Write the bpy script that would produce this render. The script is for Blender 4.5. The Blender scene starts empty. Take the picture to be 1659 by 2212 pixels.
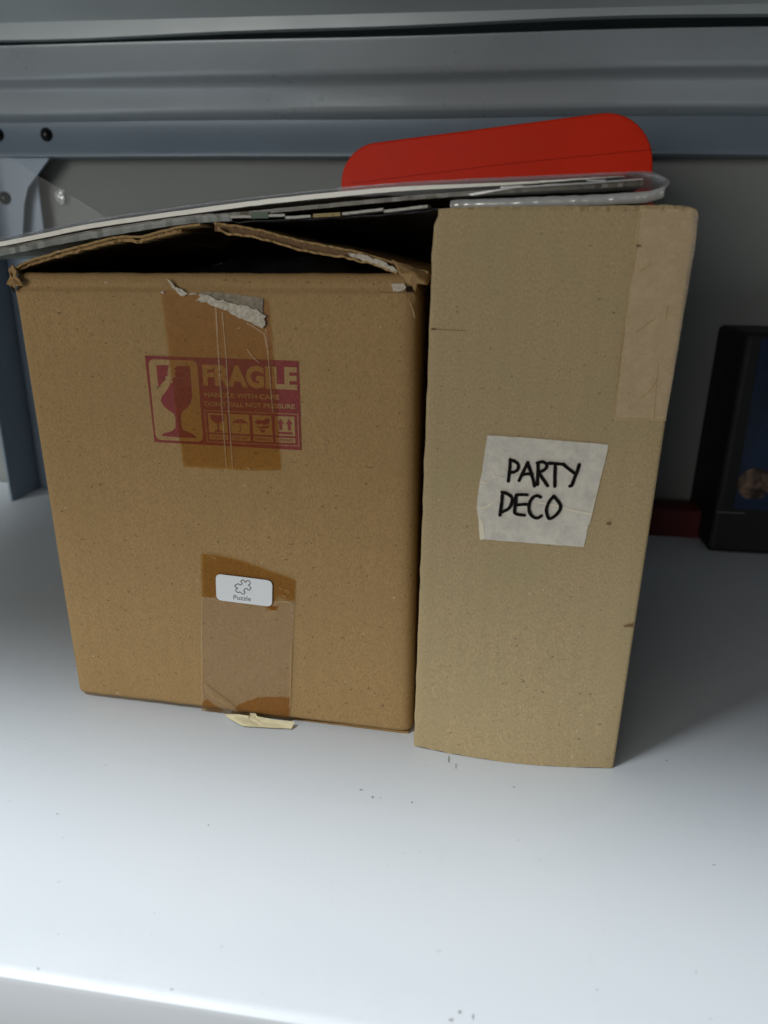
import bpy, bmesh, random
from math import *
from mathutils import Vector, Matrix
from mathutils import noise as mnoise
random.seed(7)
S = bpy.context.scene
COL = S.collection

# ------------------------------------------------------------------ camera
FPX, TH, RHO, PSI, H = 1560.0, radians(19.6), radians(1.06), radians(7.9), 0.233
Fv = Vector((-sin(PSI)*cos(TH), cos(PSI)*cos(TH), -sin(TH)))
R0 = Vector((cos(PSI), sin(PSI), 0)); U0 = R0.cross(Fv)
Rv = cos(RHO)*R0 + sin(RHO)*U0; Uv = -sin(RHO)*R0 + cos(RHO)*U0
CAM = Vector((0, 0, H))
cd = bpy.data.cameras.new('camera'); co = bpy.data.objects.new('camera', cd); COL.objects.link(co)
M4 = Matrix((Rv, Uv, -Fv)).transposed().to_4x4(); M4.translation = CAM
co.matrix_world = M4
cd.sensor_fit = 'VERTICAL'; cd.sensor_height = 36; cd.sensor_width = 27
cd.lens = 36*FPX/2212
cd.clip_start = 0.01; cd.clip_end = 50
cd.dof.use_dof = True; cd.dof.focus_distance = 0.355; cd.dof.aperture_fstop = 8.5
S.camera = co
# ------------------------------------------------------------------ light
W = bpy.data.worlds.new('World'); S.world = W; W.use_nodes = True
bg = W.node_tree.nodes['Background']
bg.inputs[0].default_value = (0.80, 0.90, 1.0, 1); bg.inputs[1].default_value = 0.03
def area(name, loc, target, sx, sy, power, col):
    l = bpy.data.lights.new(name, 'AREA'); l.shape = 'RECTANGLE'; l.size = sx; l.size_y = sy
    l.energy = power; l.color = col
    o = bpy.data.objects.new(name, l); COL.objects.link(o); o.location = loc
    o.rotation_euler = (Vector(target)-Vector(loc)).to_track_quat('-Z', 'Y').to_euler()
    return o
area('ceiling_lamp', (-0.85, -0.22, 1.5), (-.05, 0.2, 0), 0.5, 0.5, 37, (0.92, 0.97, 1.0))
area('room_fill', (-1.0, -1.75, 0.36), (0, 0.4, 0.2), 1.2, 0.7, 19, (1.0, 0.97, 0.92))  # added soft fill for light scattered by the room, no lamp stands there
S.view_settings.view_transform = 'Standard'; S.view_settings.look = 'None'
S.view_settings.exposure = 0.0; S.view_settings.gamma = 1

# ------------------------------------------------------------------ helpers
def ray(x, y): return Fv + Rv*((x-829.5)/FPX) + Uv*((1106-y)/FPX)
def on_plane(x, y, p, n):
    d = ray(x, y); p = Vector(p); n = Vector(n)
    return CAM + d*((p-CAM).dot(n)/d.dot(n))
def on_floor(x, y, z=0): return on_plane(x, y, (0, 0, z), (0, 0, 1))
def crop(x0, y0, s):            # measurements taken on an enlarged piece of the photo
    return lambda cx, cy: ((x0+cx/s)*.553, (y0+cy/s)*.553)
c2 = crop(1500, 0, 1.106); c3 = crop(500, 1300, 2.0738); c4 = crop(700, 2100, 2.765); c5 = crop(1700, 1600, 2.0738)
c6 = crop(600, 1000, 2.458); c7 = crop(0, 700, 1.8433); c8 = crop(900, 700, 1.8433); c9 = crop(2300, 750, 2.328)

class Frame:
    """upright plane through two base points; local x along it, y into the scene, z up"""
    def __init__(s, a, b, z=0.0):
        a = Vector(a); b = Vector(b); s.o = Vector((a.x, a.y, z))
        u = b-a; u.z = 0; s.u = u.normalized(); s.n = Vector((-s.u.y, s.u.x, 0))
    def uz(s, x, y, w=0.0):
        q = on_plane(x, y, s.o+s.n*w, s.n)-s.o
        return (q.dot(s.u), q.z)
    def place(s, o):
        o.location = s.o; o.rotation_euler = (0, 0, atan2(s.u.y, s.u.x))

def empty(name, label, cat, frame=None, group=None):
    o = bpy.data.objects.new(name, None); COL.objects.link(o); o.empty_display_size = .02
    o['label'] = label; o['category'] = cat
    if group: o['group'] = group
    if frame: frame.place(o)
    return o
def link(name, bm, mat, parent=None, smooth=False, label=None):
    me = bpy.data.meshes.new(name)
    bmesh.ops.recalc_face_normals(bm, faces=bm.faces[:])
    if any(e.is_boundary for e in bm.edges) and sum(f.normal.y*f.calc_area() for f in bm.faces) > 0.9*sum(f.calc_area() for f in bm.faces):
        bmesh.ops.reverse_faces(bm, faces=bm.faces[:])
    bm.to_mesh(me); bm.free()
    me.materials.append(mat)
    if smooth:
        for p in me.polygons: p.use_smooth = True
    o = bpy.data.objects.new(name, me); COL.objects.link(o)
    if parent: o.parent = parent
    if label: o['label'] = label
    return o
def bevel_mod(o, w, seg=2):
    m = o.modifiers.new('bevel', 'BEVEL'); m.width = w; m.segments = seg; m.limit_method = 'ANGLE'; m.angle_limit = radians(35)
def add_box(bm, a, b):
    (x0, y0, z0), (x1, y1, z1) = a, b
    v = [bm.verts.new(p) for p in ((x0,y0,z0),(x1,y0,z0),(x1,y1,z0),(x0,y1,z0),(x0,y0,z1),(x1,y0,z1),(x1,y1,z1),(x0,y1,z1))]
    for f in ((0,3,2,1),(4,5,6,7),(0,1,5,4),(1,2,6,5),(2,3,7,6),(3,0,4,7)): bm.faces.new([v[i] for i in f])
def poly_uz(bm, pts, w, t=0.0):
    """flat outline in (u,z) at local depth w (towards viewer = negative); optional thickness behind it"""
    v = [bm.verts.new((p[0], w, p[1])) for p in pts]
    f = bm.faces.new(v); f.normal_update()
    if t:
        b = [bm.verts.new((p[0], w+t, p[1])) for p in pts]
        bm.faces.new(b[::-1])
        n = len(v)
        for i in range(n): bm.faces.new((v[i], b[i], b[(i+1) % n], v[(i+1) % n]))
    bm.normal_update()
    bmesh.ops.triangulate(bm, faces=[g for g in bm.faces if len(g.verts) > 4], ngon_method='EAR_CLIP')
def catmull(p, n=6, closed=False):
    out = []; m = len(p)
    for i in range(m if closed else m-1):
        a, b, c, d = [Vector(p[(i+k) % m] if closed else p[min(max(i+k, 0), m-1)]) for k in (-1, 0, 1, 2)]
        for j in range(n):
            t = j/n
            out.append(tuple(.5*((2*b)+(c-a)*t+(2*a-5*b+4*c-d)*t*t+(3*b-a-3*c+d)*t**3)))
    if not closed: out.append(tuple(p[-1]))
    return out
def rough(pts, amp, step, seed=0):
    """subdivide a closed outline and make it slightly ragged"""
    out = []; n = len(pts)
    for i in range(n):
        a = Vector(pts[i]); b = Vector(pts[(i+1) % n]); L = (b-a).length; k = max(1, int(L/step))
        nn = Vector((-(b-a).y, (b-a).x)).normalized()
        for j in range(k):
            q = a.lerp(b, j/k)
            d = mnoise.noise(Vector((q.x*900+seed, q.y*900, seed)))*amp*1.6
            out.append(tuple(q+nn*d))
    return out
def stroke(bm, pts, width, w, seed=0):
    """pen line: one flat strip with rounded ends"""
    P = [Vector(p) for p in pts]
    L = []; R_ = []
    def nor(i):
        a = P[max(i-1, 0)]; b = P[min(i+1, len(P)-1)]; t = (b-a).normalized(); return Vector((-t.y, t.x)), t
    for i, p in enumerate(P):
        n, t = nor(i); h = width/2*(1+.16*mnoise.noise(Vector((i*.35, seed, 3.1))))
        if i == 0:
            for ang in (80, 55, 25):
                a = radians(ang); L.append(p-t*h*sin(a)+n*h*cos(a)); R_.append(p-t*h*sin(a)-n*h*cos(a))
        L.append(p+n*h); R_.append(p-n*h)
        if i == len(P)-1:
            for ang in (25, 55, 80):
                a = radians(ang); L.append(p+t*h*sin(a)+n*h*cos(a)); R_.append(p+t*h*sin(a)-n*h*cos(a))
    lv = [bm.verts.new((q.x, w, q.y)) for q in L]; rv = [bm.verts.new((q.x, w, q.y)) for q in R_]
    for i in range(len(lv)-1): bm.faces.new((lv[i], lv[i+1], rv[i+1], rv[i]))
def bil(q, s, t):                # q = TL, TR, BR, BL
    a = Vector(q[0]).lerp(Vector(q[1]), s); b = Vector(q[3]).lerp(Vector(q[2]), s)
    return tuple(a.lerp(b, t))
def text_mesh(bm, body, quad, w, bold=0.0, space=1.0):
    """lettering stretched to a quad given in (u,z)"""
    c = bpy.data.curves.new('t', 'FONT'); c.body = body; c.size = 1; c.offset = bold; c.space_character = space; c.resolution_u = 4
    o = bpy.data.objects.new('t', c); COL.objects.link(o)
    dg = bpy.context.evaluated_depsgraph_get(); dg.update()
    me = bpy.data.meshes.new_from_object(o.evaluated_get(dg))
    xs = [v.co.x for v in me.vertices]; ys = [v.co.y for v in me.vertices]
    x0, x1, y0, y1 = min(xs), max(xs), min(ys), max(ys)
    vs = []
    for v in me.vertices:
        u, z = bil(quad, (v.co.x-x0)/(x1-x0), 1-(v.co.y-y0)/(y1-y0)); vs.append(bm.verts.new((u, w, z)))
    for p in me.polygons:
        try: bm.faces.new([vs[i] for i in p.vertices])
        except ValueError: pass
    bpy.data.objects.remove(o); bpy.data.curves.remove(c); bpy.data.meshes.remove(me)
def rounded(quad, r, n=5):
    """rounded corners on a quad in (u,z)"""
    out = []
    for i in range(4):
        p = Vector(quad[i]); a = Vector(quad[i-1]); b = Vector(quad[(i+1) % 4])
        da = (a-p).normalized()*r; db = (b-p).normalized()*r
        for j in range(n+1):
            t = j/n; out.append(tuple((p+da)*(1-t)**2+p*2*t*(1-t)+(p+db)*t*t))
    return out
def flat(bm_fn, name, mat, parent, smooth=False, label=None):
    bm = bmesh.new(); bm_fn(bm); return link(name, bm, mat, parent, smooth, label)

# ------------------------------------------------------------------ materials
def mat(name):
    m = bpy.data.materials.new(name); m.use_nodes = True
    return m, m.node_tree, m.node_tree.nodes['Principled BSDF']
def N(nt, t, **k):
    n = nt.nodes.new(t)
    for a, b in k.items(): setattr(n, a, b)
    return n
def mixc(nt, f, a, b, mode='MIX'):
    n = N(nt, 'ShaderNodeMix', data_type='RGBA', blend_type=mode)
    for i, v in ((0, f), (6, a), (7, b)):
        if hasattr(v, 'links'): nt.links.new(v, n.inputs[i])
        else: n.inputs[i].default_value = v if i == 0 else (*v, 1)
    return n.outputs[2]
def ramp(nt, f, a, b, lo=0.0, hi=1.0):
    n = N(nt, 'ShaderNodeMapRange'); nt.links.new(f, n.inputs[0])
    n.inputs[1].default_value = a; n.inputs[2].default_value = b; n.inputs[3].default_value = lo; n.inputs[4].default_value = hi
    return n.outputs[0]
def tex(nt, scale, detail=3, stretch=(1, 1, 1), rough_=.6, loc=(0, 0, 0)):
    tc = N(nt, 'ShaderNodeTexCoord'); mp = N(nt, 'ShaderNodeMapping'); mp.inputs['Scale'].default_value = stretch; mp.inputs['Location'].default_value = loc
    n = N(nt, 'ShaderNodeTexNoise'); n.inputs['Scale'].default_value = scale; n.inputs['Detail'].default_value = detail; n.inputs['Roughness'].default_value = rough_
    nt.links.new(tc.outputs['Object'], mp.inputs[0]); nt.links.new(mp.outputs[0], n.inputs[0])
    return n.outputs[0]
def bump(nt, b, h, strength, dist):
    n = N(nt, 'ShaderNodeBump'); n.inputs['Strength'].default_value = strength; n.inputs['Distance'].default_value = dist
    nt.links.new(h, n.inputs['Height']); nt.links.new(n.outputs[0], b.inputs['Normal'])
def cardboard(name, c, seed=0, mottle=.5, tint=None):
    m, nt, b = mat(name)
    dark = tuple(x*.72 for x in c); lite = tuple(min(1, x*1.22) for x in c)
    fib = tex(nt, 900, 3, (1.6, 1, .9), .75, (seed, 0, 0))
    base = mixc(nt, ramp(nt, fib, .3, .7), dark, lite)
    big = tex(nt, 26, 4, (1, 1, 1), .6, (seed, 2, 0))
    base = mixc(nt, ramp(nt, big, .35, .7, 0, mottle), base, tint or tuple(x*k for x, k in zip(c, (.86, .87, .84))))
    sp = tex(nt, 420, 1, (1, 1, 1.5), .5, (seed, 5, 0))
    base = mixc(nt, ramp(nt, sp, .70, .76, 0, .75), base, tuple(x*.38 for x in c))
    sl = tex(nt, 330, 1, (1, 1, 1), .5, (seed, 9, 1))
    base = mixc(nt, ramp(nt, sl, .765, .80, 0, .6), base, (.62, .52, .36))
    # faint upright lines where the flutes show through
    w = N(nt, 'ShaderNodeTexWave'); w.wave_type = 'BANDS'; w.bands_direction = 'X'
    w.inputs['Scale'].default_value = 36; w.inputs['Distortion'].default_value = 2.5; w.inputs['Detail'].default_value = 2; w.inputs['Detail Scale'].default_value = 3
    tc = N(nt, 'ShaderNodeTexCoord'); nt.links.new(tc.outputs['Object'], w.inputs[0])
    base = mixc(nt, ramp(nt, w.outputs[1], 0, 1, 0, .09), base, dark)
    nt.links.new(base, b.inputs['Base Color'])
    b.inputs['Roughness'].default_value = .78; b.inputs['Specular IOR Level'].default_value = .25
    hsum = N(nt, 'ShaderNodeMath', operation='ADD'); nt.links.new(fib, hsum.inputs[0]); nt.links.new(w.outputs[1], hsum.inputs[1])
    bump(nt, b, hsum.outputs[0], .2, .00018)
    return m
CARD1 = cardboard('cardboard_brown', (.382, .243, .104), 0)
CARD2 = cardboard('cardboard_khaki', (.445, .335, .184), 3, .5, (.37, .31, .16))
CORE = cardboard('cardboard_core', (.20, .12, .06), 5)
TORN, nt, b = mat('torn_paper')
f = tex(nt, 700, 3); nt.links.new(mixc(nt, ramp(nt, f, .3, .7), (.36, .31, .23), (.66, .60, .50)), b.inputs['Base Color'])
b.inputs['Roughness'].default_value = .9; bump(nt, b, f, .7, .0005)
GREYP, nt, b = mat('grey_scuffed_paper')
f = tex(nt, 500, 3); nt.links.new(mixc(nt, ramp(nt, f, .3, .7), (.20, .17, .12), (.36, .31, .23)), b.inputs['Base Color']); b.inputs['Roughness'].default_value = .85

def tape(name, tint, opacity, over, roughn=.32, spec=.5):
    """see-through tape: tints what is under it, with a thin cloudy coat and a shine"""
    m, nt, b = mat(name)
    tr = N(nt, 'ShaderNodeBsdfTransparent')
    n = tex(nt, 130, 4, (1, 1, 1.1), .7)
    tcol = mixc(nt, ramp(nt, n, .3, .7), tuple(x*.98 for x in tint), tuple(min(1, x*1.03) for x in tint))
    nt.links.new(tcol, tr.inputs[0])
    b.inputs['Base Color'].default_value = (*over, 1); b.inputs['Roughness'].default_value = roughn; b.inputs['Specular IOR Level'].default_value = spec
    mx = N(nt, 'ShaderNodeMixShader'); nt.links.new(ramp(nt, n, .35, .65, opacity*.8, opacity*1.2), mx.inputs[0])
    nt.links.new(tr.outputs[0], mx.inputs[1]); nt.links.new(b.outputs[0], mx.inputs[2])
    gl = N(nt, 'ShaderNodeBsdfGlossy'); gl.inputs['Roughness'].default_value = roughn
    fr = N(nt, 'ShaderNodeFresnel'); fr.inputs[0].default_value = 1.18
    bu = N(nt, 'ShaderNodeBump'); bu.inputs['Strength'].default_value = .6; bu.inputs['Distance'].default_value = .0004
    nt.links.new(n, bu.inputs['Height']); nt.links.new(bu.outputs[0], gl.inputs['Normal']); nt.links.new(bu.outputs[0], b.inputs['Normal'])
    m2 = N(nt, 'ShaderNodeMixShader'); nt.links.new(fr.outputs[0], m2.inputs[0])
    nt.links.new(mx.outputs[0], m2.inputs[1]); nt.links.new(gl.outputs[0], m2.inputs[2])
    nt.links.new(m2.outputs[0], nt.nodes['Material Output'].inputs[0])
    return m
TAPE_BROWN = tape('brown_packing_tape', (.90, .755, .48), .03, (.40, .22, .08), .36)
TAPE_CLEAR = tape('clear_packing_tape', (1, 1, 1), .11, (.84, .62, .42), .45)
TAPE_PALE = tape('pale_packing_tape', (1, 1, 1), .30, (.98, .76, .50), .38)
TAPE_AMBER = tape('amber_packing_tape', (.90, .74, .50), .05, (.46, .24, .10), .36)
TAPE_CREASE = tape('tape_crease', (1, .95, .85), .30, (.50, .36, .18), .3)
def plain(name, c, r=.5, metal=0.0, nscale=0, namp=.15, spec=.5, bmp=0):
    m, nt, b = mat(name)
    b.inputs['Base Color'].default_value = (*c, 1); b.inputs['Roughness'].default_value = r; b.inputs['Metallic'].default_value = metal
    b.inputs['Specular IOR Level'].default_value = spec
    if nscale:
        n = tex(nt, nscale, 5)
        nt.links.new(mixc(nt, ramp(nt, n, .3, .7), tuple(x*(1-namp) for x in c), tuple(min(1, x*(1+namp)) for x in c)), b.inputs['Base Color'])
        nt.links.new(ramp(nt, n, .3, .7, r*.85, min(1, r*1.15)), b.inputs['Roughness'])
        if bmp: bump(nt, b, n, bmp, .001)
    return m
INK, nt, b = mat('red_ink')
f = tex(nt, 700, 3, (1, 1, 1), .7); nt.links.new(mixc(nt, ramp(nt, f, .3, .75), (.17, .014, .012), (.27, .036, .026)), b.inputs['Base Color'])
b.inputs['Roughness'].default_value = .7
MARKER = plain('black_marker', (.006, .005, .004), .6, spec=.1)
PRINT_GREY = plain('grey_print', (.05, .05, .055), .5)
LABEL = plain('white_label_paper', (.74, .76, .77), .45, 0, 60, .02)
MASK, nt, b = mat('masking_tape')
f = tex(nt, 150, 5, (1, 1, 1), .65); g = tex(nt, 700, 2, (1, 1, 1))
c = mixc(nt, ramp(nt, f, .38, .68), (.68, .64, .55), (.50, .47, .41)); c = mixc(nt, ramp(nt, g, .3, .7, 0, .35), c, (.74, .70, .61))
nt.links.new(c, b.inputs['Base Color']); b.inputs['Roughness'].default_value = .6; bump(nt, b, f, .5, .0006)
YMASK = plain('yellow_masking_tape', (.72, .64, .40), .6, 0, 120, .10, .4, .3)
MASK_CREASE = plain('masking_tape_crease', (.76, .70, .54), .6, 0, 200, .06)
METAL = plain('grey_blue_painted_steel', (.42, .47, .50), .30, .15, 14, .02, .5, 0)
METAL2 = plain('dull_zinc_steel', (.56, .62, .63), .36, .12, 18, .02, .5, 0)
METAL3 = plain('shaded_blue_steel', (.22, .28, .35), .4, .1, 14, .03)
METAL4 = plain('shaded_slate_steel', (.17, .22, .27), .36, .1, 14, .03)  # bluish flange steel, with the shade under the stepped ribs put into its colour
BOLT = plain('dark_bolt_steel', (.03, .03, .032), .3, .8)
WALLM = plain('grey_wall_paint', (.25, .265, .255), .85, 0, 5, .08, .3)
REDP = plain('red_plastic', (.66, .028, .008), .45, 0, 30, .06, .12)
DRED = plain('dark_red_card', (.10, .006, .007), .6, 0, 60, .2)
PAPERW = plain('white_paper_stack', (.90, .88, .78), .45, 0, 300, .06)
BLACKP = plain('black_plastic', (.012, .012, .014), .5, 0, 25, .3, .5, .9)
GREEN = plain('green_print', (.015, .06, .02), .5); YEL = plain('yellow_print', (.24, .17, .03), .5)
WHITEC = plain('white_print', (.40, .39, .34), .5); BRNP = plain('dark_olive_print', (.07, .06, .035), .4, 0, 90, .5)
DBOX = plain('black_printed_card', (.003, .003, .004), .6, 0, 20, .3)
BLUEP, nt, b = mat('dark_blue_picture')
f = tex(nt, 12, 4); nt.links.new(mixc(nt, ramp(nt, f, .35, .65), (.004, .008, .022), (.006, .026, .080)), b.inputs['Base Color']); b.inputs['Roughness'].default_value = .35
BRONZE, nt, b = mat('bronze_picture')
f = tex(nt, 60, 4); nt.links.new(mixc(nt, ramp(nt, f, .42, .62), (.02, .012, .008), (.24, .15, .10)), b.inputs['Base Color']); b.inputs['Roughness'].default_value = .4
# white enamel of the shelf, with small scuffs and faint smears
SHELFM, nt, b = mat('white_shelf_enamel')
n1 = tex(nt, 6, 4); n2 = tex(nt, 70, 2, (1, 1, 1), .6, (4, 1, 0)); n3 = tex(nt, 28, 5, (1, 1, 1), .75, (0, 7, 0))
c = mixc(nt, ramp(nt, n1, .3, .7), (.655, .695, .73), (.69, .72, .75))
c = mixc(nt, ramp(nt, n3, .58, .75, 0, .12), c, (.45, .45, .45))
c = mixc(nt, ramp(nt, n2, .76, .80, 0, .4), c, (.30, .30, .31))
n4 = tex(nt, 16, 5, (6, 1, 1), .7, (3, 2, 0)); n5 = tex(nt, 240, 2, (1, 1, 1), .6, (1, 1, 0))
c = mixc(nt, ramp(nt, n4, .66, .70, 0, .10), c, (.42, .42, .43)); c = mixc(nt, ramp(nt, n5, .735, .76, 0, .4), c, (.35, .34, .33))
nt.links.new(c, b.inputs['Base Color']); nt.links.new(ramp(nt, n3, .3, .7, .36, .52), b.inputs['Roughness'])
bump(nt, b, n1, .08, .004)
def film(name, tint, amt, r=.12, body=(.5, .55, .6), cloud=.12):
    m, nt, b = mat(name)
    tr = N(nt, 'ShaderNodeBsdfTransparent'); tr.inputs[0].default_value = (*tint, 1)
    gl = N(nt, 'ShaderNodeBsdfGlossy'); gl.inputs['Roughness'].default_value = r
    n = tex(nt, 70, 3, (.4, 1, 2)); bu = N(nt, 'ShaderNodeBump'); bu.inputs['Strength'].default_value = .35; bu.inputs['Distance'].default_value = .001
    nt.links.new(n, bu.inputs['Height']); nt.links.new(bu.outputs[0], gl.inputs['Normal'])
    b.inputs['Base Color'].default_value = (*body, 1); b.inputs['Roughness'].default_value = .4; nt.links.new(bu.outputs[0], b.inputs['Normal'])
    m1 = N(nt, 'ShaderNodeMixShader'); m1.inputs[0].default_value = cloud; nt.links.new(tr.outputs[0], m1.inputs[1]); nt.links.new(b.outputs[0], m1.inputs[2])
    m2 = N(nt, 'ShaderNodeMixShader'); m2.inputs[0].default_value = amt
    nt.links.new(m1.outputs[0], m2.inputs[1]); nt.links.new(gl.outputs[0], m2.inputs[2])
    nt.links.new(m2.outputs[0], nt.nodes['Material Output'].inputs[0])
    return m
FILM = film('clear_plastic_film', (.95, .96, .98), .12, .15, (.55, .58, .65), .30)
FILM2 = film('cloudy_plastic_fold', (.85, .87, .88), .20, .2, (.86, .88, .86), .5)
FILM3 = film('thin_clear_film', (.97, .98, .98), .012, .3, (.50, .57, .57), .03)

HOLE = plain('dark_tear', (.02, .012, .007), .9, spec=.05)
CLOUD = film('cloudy_sheet_film', (.80, .84, .82), .02, .4, (.36, .40, .36), .40)
SCUFF = plain('grey_scuff', (.34, .34, .35), .6, 0, 900, .4)
# ------------------------------------------------------------------ the setting
WALL_Y = .668
bm = bmesh.new(); add_box(bm, (-2.2, WALL_Y, -.8), (2.2, WALL_Y+.05, 1.6))
w = link('wall', bm, WALLM); w['kind'] = 'structure'; w['label'] = 'plain grey wall behind the shelf'

unit = empty('shelving_unit', 'grey blue metal shelving unit with a white shelf holding the two cardboard boxes', 'shelf')
# lower shelf: a folded tray, front edge rolled over
def slab_profile(name, prof, x0, x1, m, parent, nx=40, wob=None, smooth=True):
    bm = bmesh.new(); rows = []
    for i in range(nx+1):
        x = x0+(x1-x0)*i/nx
        rows.append([bm.verts.new((x, y, z+(wob(x, y) if wob else 0))) for y, z in prof])
    n = len(prof)
    for i in range(nx):
        for j in range(n):
            bm.faces.new((rows[i][j], rows[i+1][j], rows[i+1][(j+1) % n], rows[i][(j+1) % n]))
    bm.faces.new(rows[0]); bm.faces.new(rows[-1][::-1])
    return link(name, bm, m, parent, smooth)
FE = on_floor(320, 2158).y
prof = [(WALL_Y-.004, 0)]+[(y, 0) for y in (.5, .3, FE+.02, FE+.0045)]+[(FE+.0022, -.0004), (FE+.0006, -.0014), (FE, -.0034), (FE, -.034), (FE+.002, -.035), (FE+.014, -.035), (FE+.014, -.033), (FE+.004, -.033), (FE+.004, -.006), (FE+.0055, -.003), (WALL_Y-.004, -.003)]
sh = slab_profile('shelf_board', prof, -.62, .62, SHELFM, unit, 4)
m_ = sh.modifiers.new('e', 'EDGE_SPLIT'); m_.split_angle = radians(40)
def scuff(x, y, rx, ry, seed):
    bm = bmesh.new(); vs = []
    for k in range(14):
        a = 2*pi*k/14; m_r = 1+.55*mnoise.noise(Vector((cos(a)*1.7+seed, sin(a)*1.7, seed)))
        vs.append(bm.verts.new(on_floor(x+rx*m_r*cos(a), y+ry*m_r*sin(a), .00015)))
    bm.faces.new(vs); bm.normal_update(); bmesh.ops.triangulate(bm, faces=bm.faces[:], ngon_method='EAR_CLIP')
    link('scuff_mark', bm, SCUFF, sh)
for i, a in enumerate(((975, 2203, 6, 3), (993, 2186, 4, 3.5), (1022, 2196, 2.2, 6), (970, 1640, 2, 8), (985, 1655, 1.5, 5), (805, 1722, 3, 2.5), (890, 1733, 2, 2), (780, 1706, 4, 1.5),
                       (450, 1782, 1.8, 2.2), (1542, 1868, 3.5, 1.2), (1440, 1643, 2.5, 1.2), (82, 2092, 2, 2.5), (124, 1758, 2.6, 1.2), (1290, 2138, 2, 1.6), (370, 2137, 4, 1.2), (1110, 1700, 2.5, 1.5))): scuff(*a, i*3.1)
# upper shelf board, seen from below
UZ = .396
prof = [(FE, UZ-.012), (FE+.014, UZ-.012), (FE+.014, UZ+.048), (.650, UZ+.048), (.655, UZ+.06), (FE, UZ+.06)]
ub = slab_profile('shelf_board', prof, -.62, .62, SHELFM, unit, 4, smooth=False)
# rear beam: folded steel in three steps, the bottom one bolted to the posts
def wob(x, y): return .0008*sin(x*7+.6)+.0004*sin(x*19)
Y0 = .640
prof = [(.652, .3352), (.640, .3352), (.636, .3363), (.626, .3375), (.6235, .3390), (.6222, .3420),
        (.6200, .3535), (.6180, .3560), (.6130, .3580), (.6065, .3590), (.6045, .3605), (.6035, .3640), (.5965, .3790), (.5962, .3808), (.5975, .3814), (.652, .3800)]
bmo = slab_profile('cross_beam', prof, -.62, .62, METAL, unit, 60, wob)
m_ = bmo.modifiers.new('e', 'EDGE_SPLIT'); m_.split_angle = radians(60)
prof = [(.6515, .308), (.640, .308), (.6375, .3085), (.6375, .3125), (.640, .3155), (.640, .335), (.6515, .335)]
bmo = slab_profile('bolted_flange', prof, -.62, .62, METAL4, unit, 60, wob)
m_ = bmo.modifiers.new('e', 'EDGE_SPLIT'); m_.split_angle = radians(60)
# folded lip at the back of the board, bowed, leaving a dark slit over the beam
bm = bmesh.new(); rows = []
for i in range(81):
    x = -.62+1.24*i/80; t = (x+.4)/.57
    zb = .3838+.0042*t+.0012*sin(x*9+1.2)+.0006*sin(x*23)
    rows.append([bm.verts.new(p) for p in ((x, .5925, zb), (x, .5915, .3935), (x, .5000, .4435), (x, .600, .4435), (x, .600, zb))])
for a, b_ in zip(rows, rows[1:]):
    for k in range(5): bm.faces.new((a[k], b_[k], b_[(k+1) % 5], a[(k+1) % 5]))
bm.faces.new(rows[0]); bm.faces.new(rows[-1][::-1])
link('board_lip', bm, METAL2, unit)
# left post: an L of steel
gl_ = on_floor(87, 1053)
PX, PY = gl_.x, gl_.y
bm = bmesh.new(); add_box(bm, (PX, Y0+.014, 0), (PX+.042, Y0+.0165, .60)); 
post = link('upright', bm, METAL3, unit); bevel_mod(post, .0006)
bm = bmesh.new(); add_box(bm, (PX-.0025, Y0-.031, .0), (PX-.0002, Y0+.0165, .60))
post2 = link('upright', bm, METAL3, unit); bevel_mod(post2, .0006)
# corner plate
def P_at(x, y, Y): return on_plane(x, y, (0, Y, 0), (0, 1, 0))
bm = bmesh.new()
pts = [P_at(x, y, Y0+.004) for x, y in ((-60, 325), (112, 325), (104, 345), (60, 405), (52, 440), (48, 520), (-60, 520))]
v = [bm.verts.new(p) for p in pts]; v2 = [bm.verts.new(p+Vector((0, .002, 0))) for p in pts]
bm.faces.new(v); bm.faces.new(v2[::-1])
for i in range(len(v)): bm.faces.new((v[i], v2[i], v2[(i+1) % len(v)], v[(i+1) % len(v)]))
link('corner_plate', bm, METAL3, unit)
def bolt(x, y, Y):
    p = P_at(x, y, Y)
    bm = bmesh.new(); nseg = 20; rings = [(0.0054, 0), (.0054, -.0008), (.0036, -.0012), (.0036, -.0020), (.0030, -.0034), (.0016, -.0042)]
    prev = None
    for r, d in rings:
        cur = [bm.verts.new((p.x+r*cos(2*pi*k/nseg), p.y+d, p.z+r*sin(2*pi*k/nseg))) for k in range(nseg)]
        if prev:
            for k in range(nseg): bm.faces.new((prev[k], prev[(k+1) % nseg], cur[(k+1) % nseg], cur[k]))
        prev = cur
    bm.faces.new(prev)
    link('bolt', bm, BOLT, unit, True)
bolt(101, 291, Y0); bolt(-4, 291, Y0); bolt(11, 428, Y0+.0035)

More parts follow.
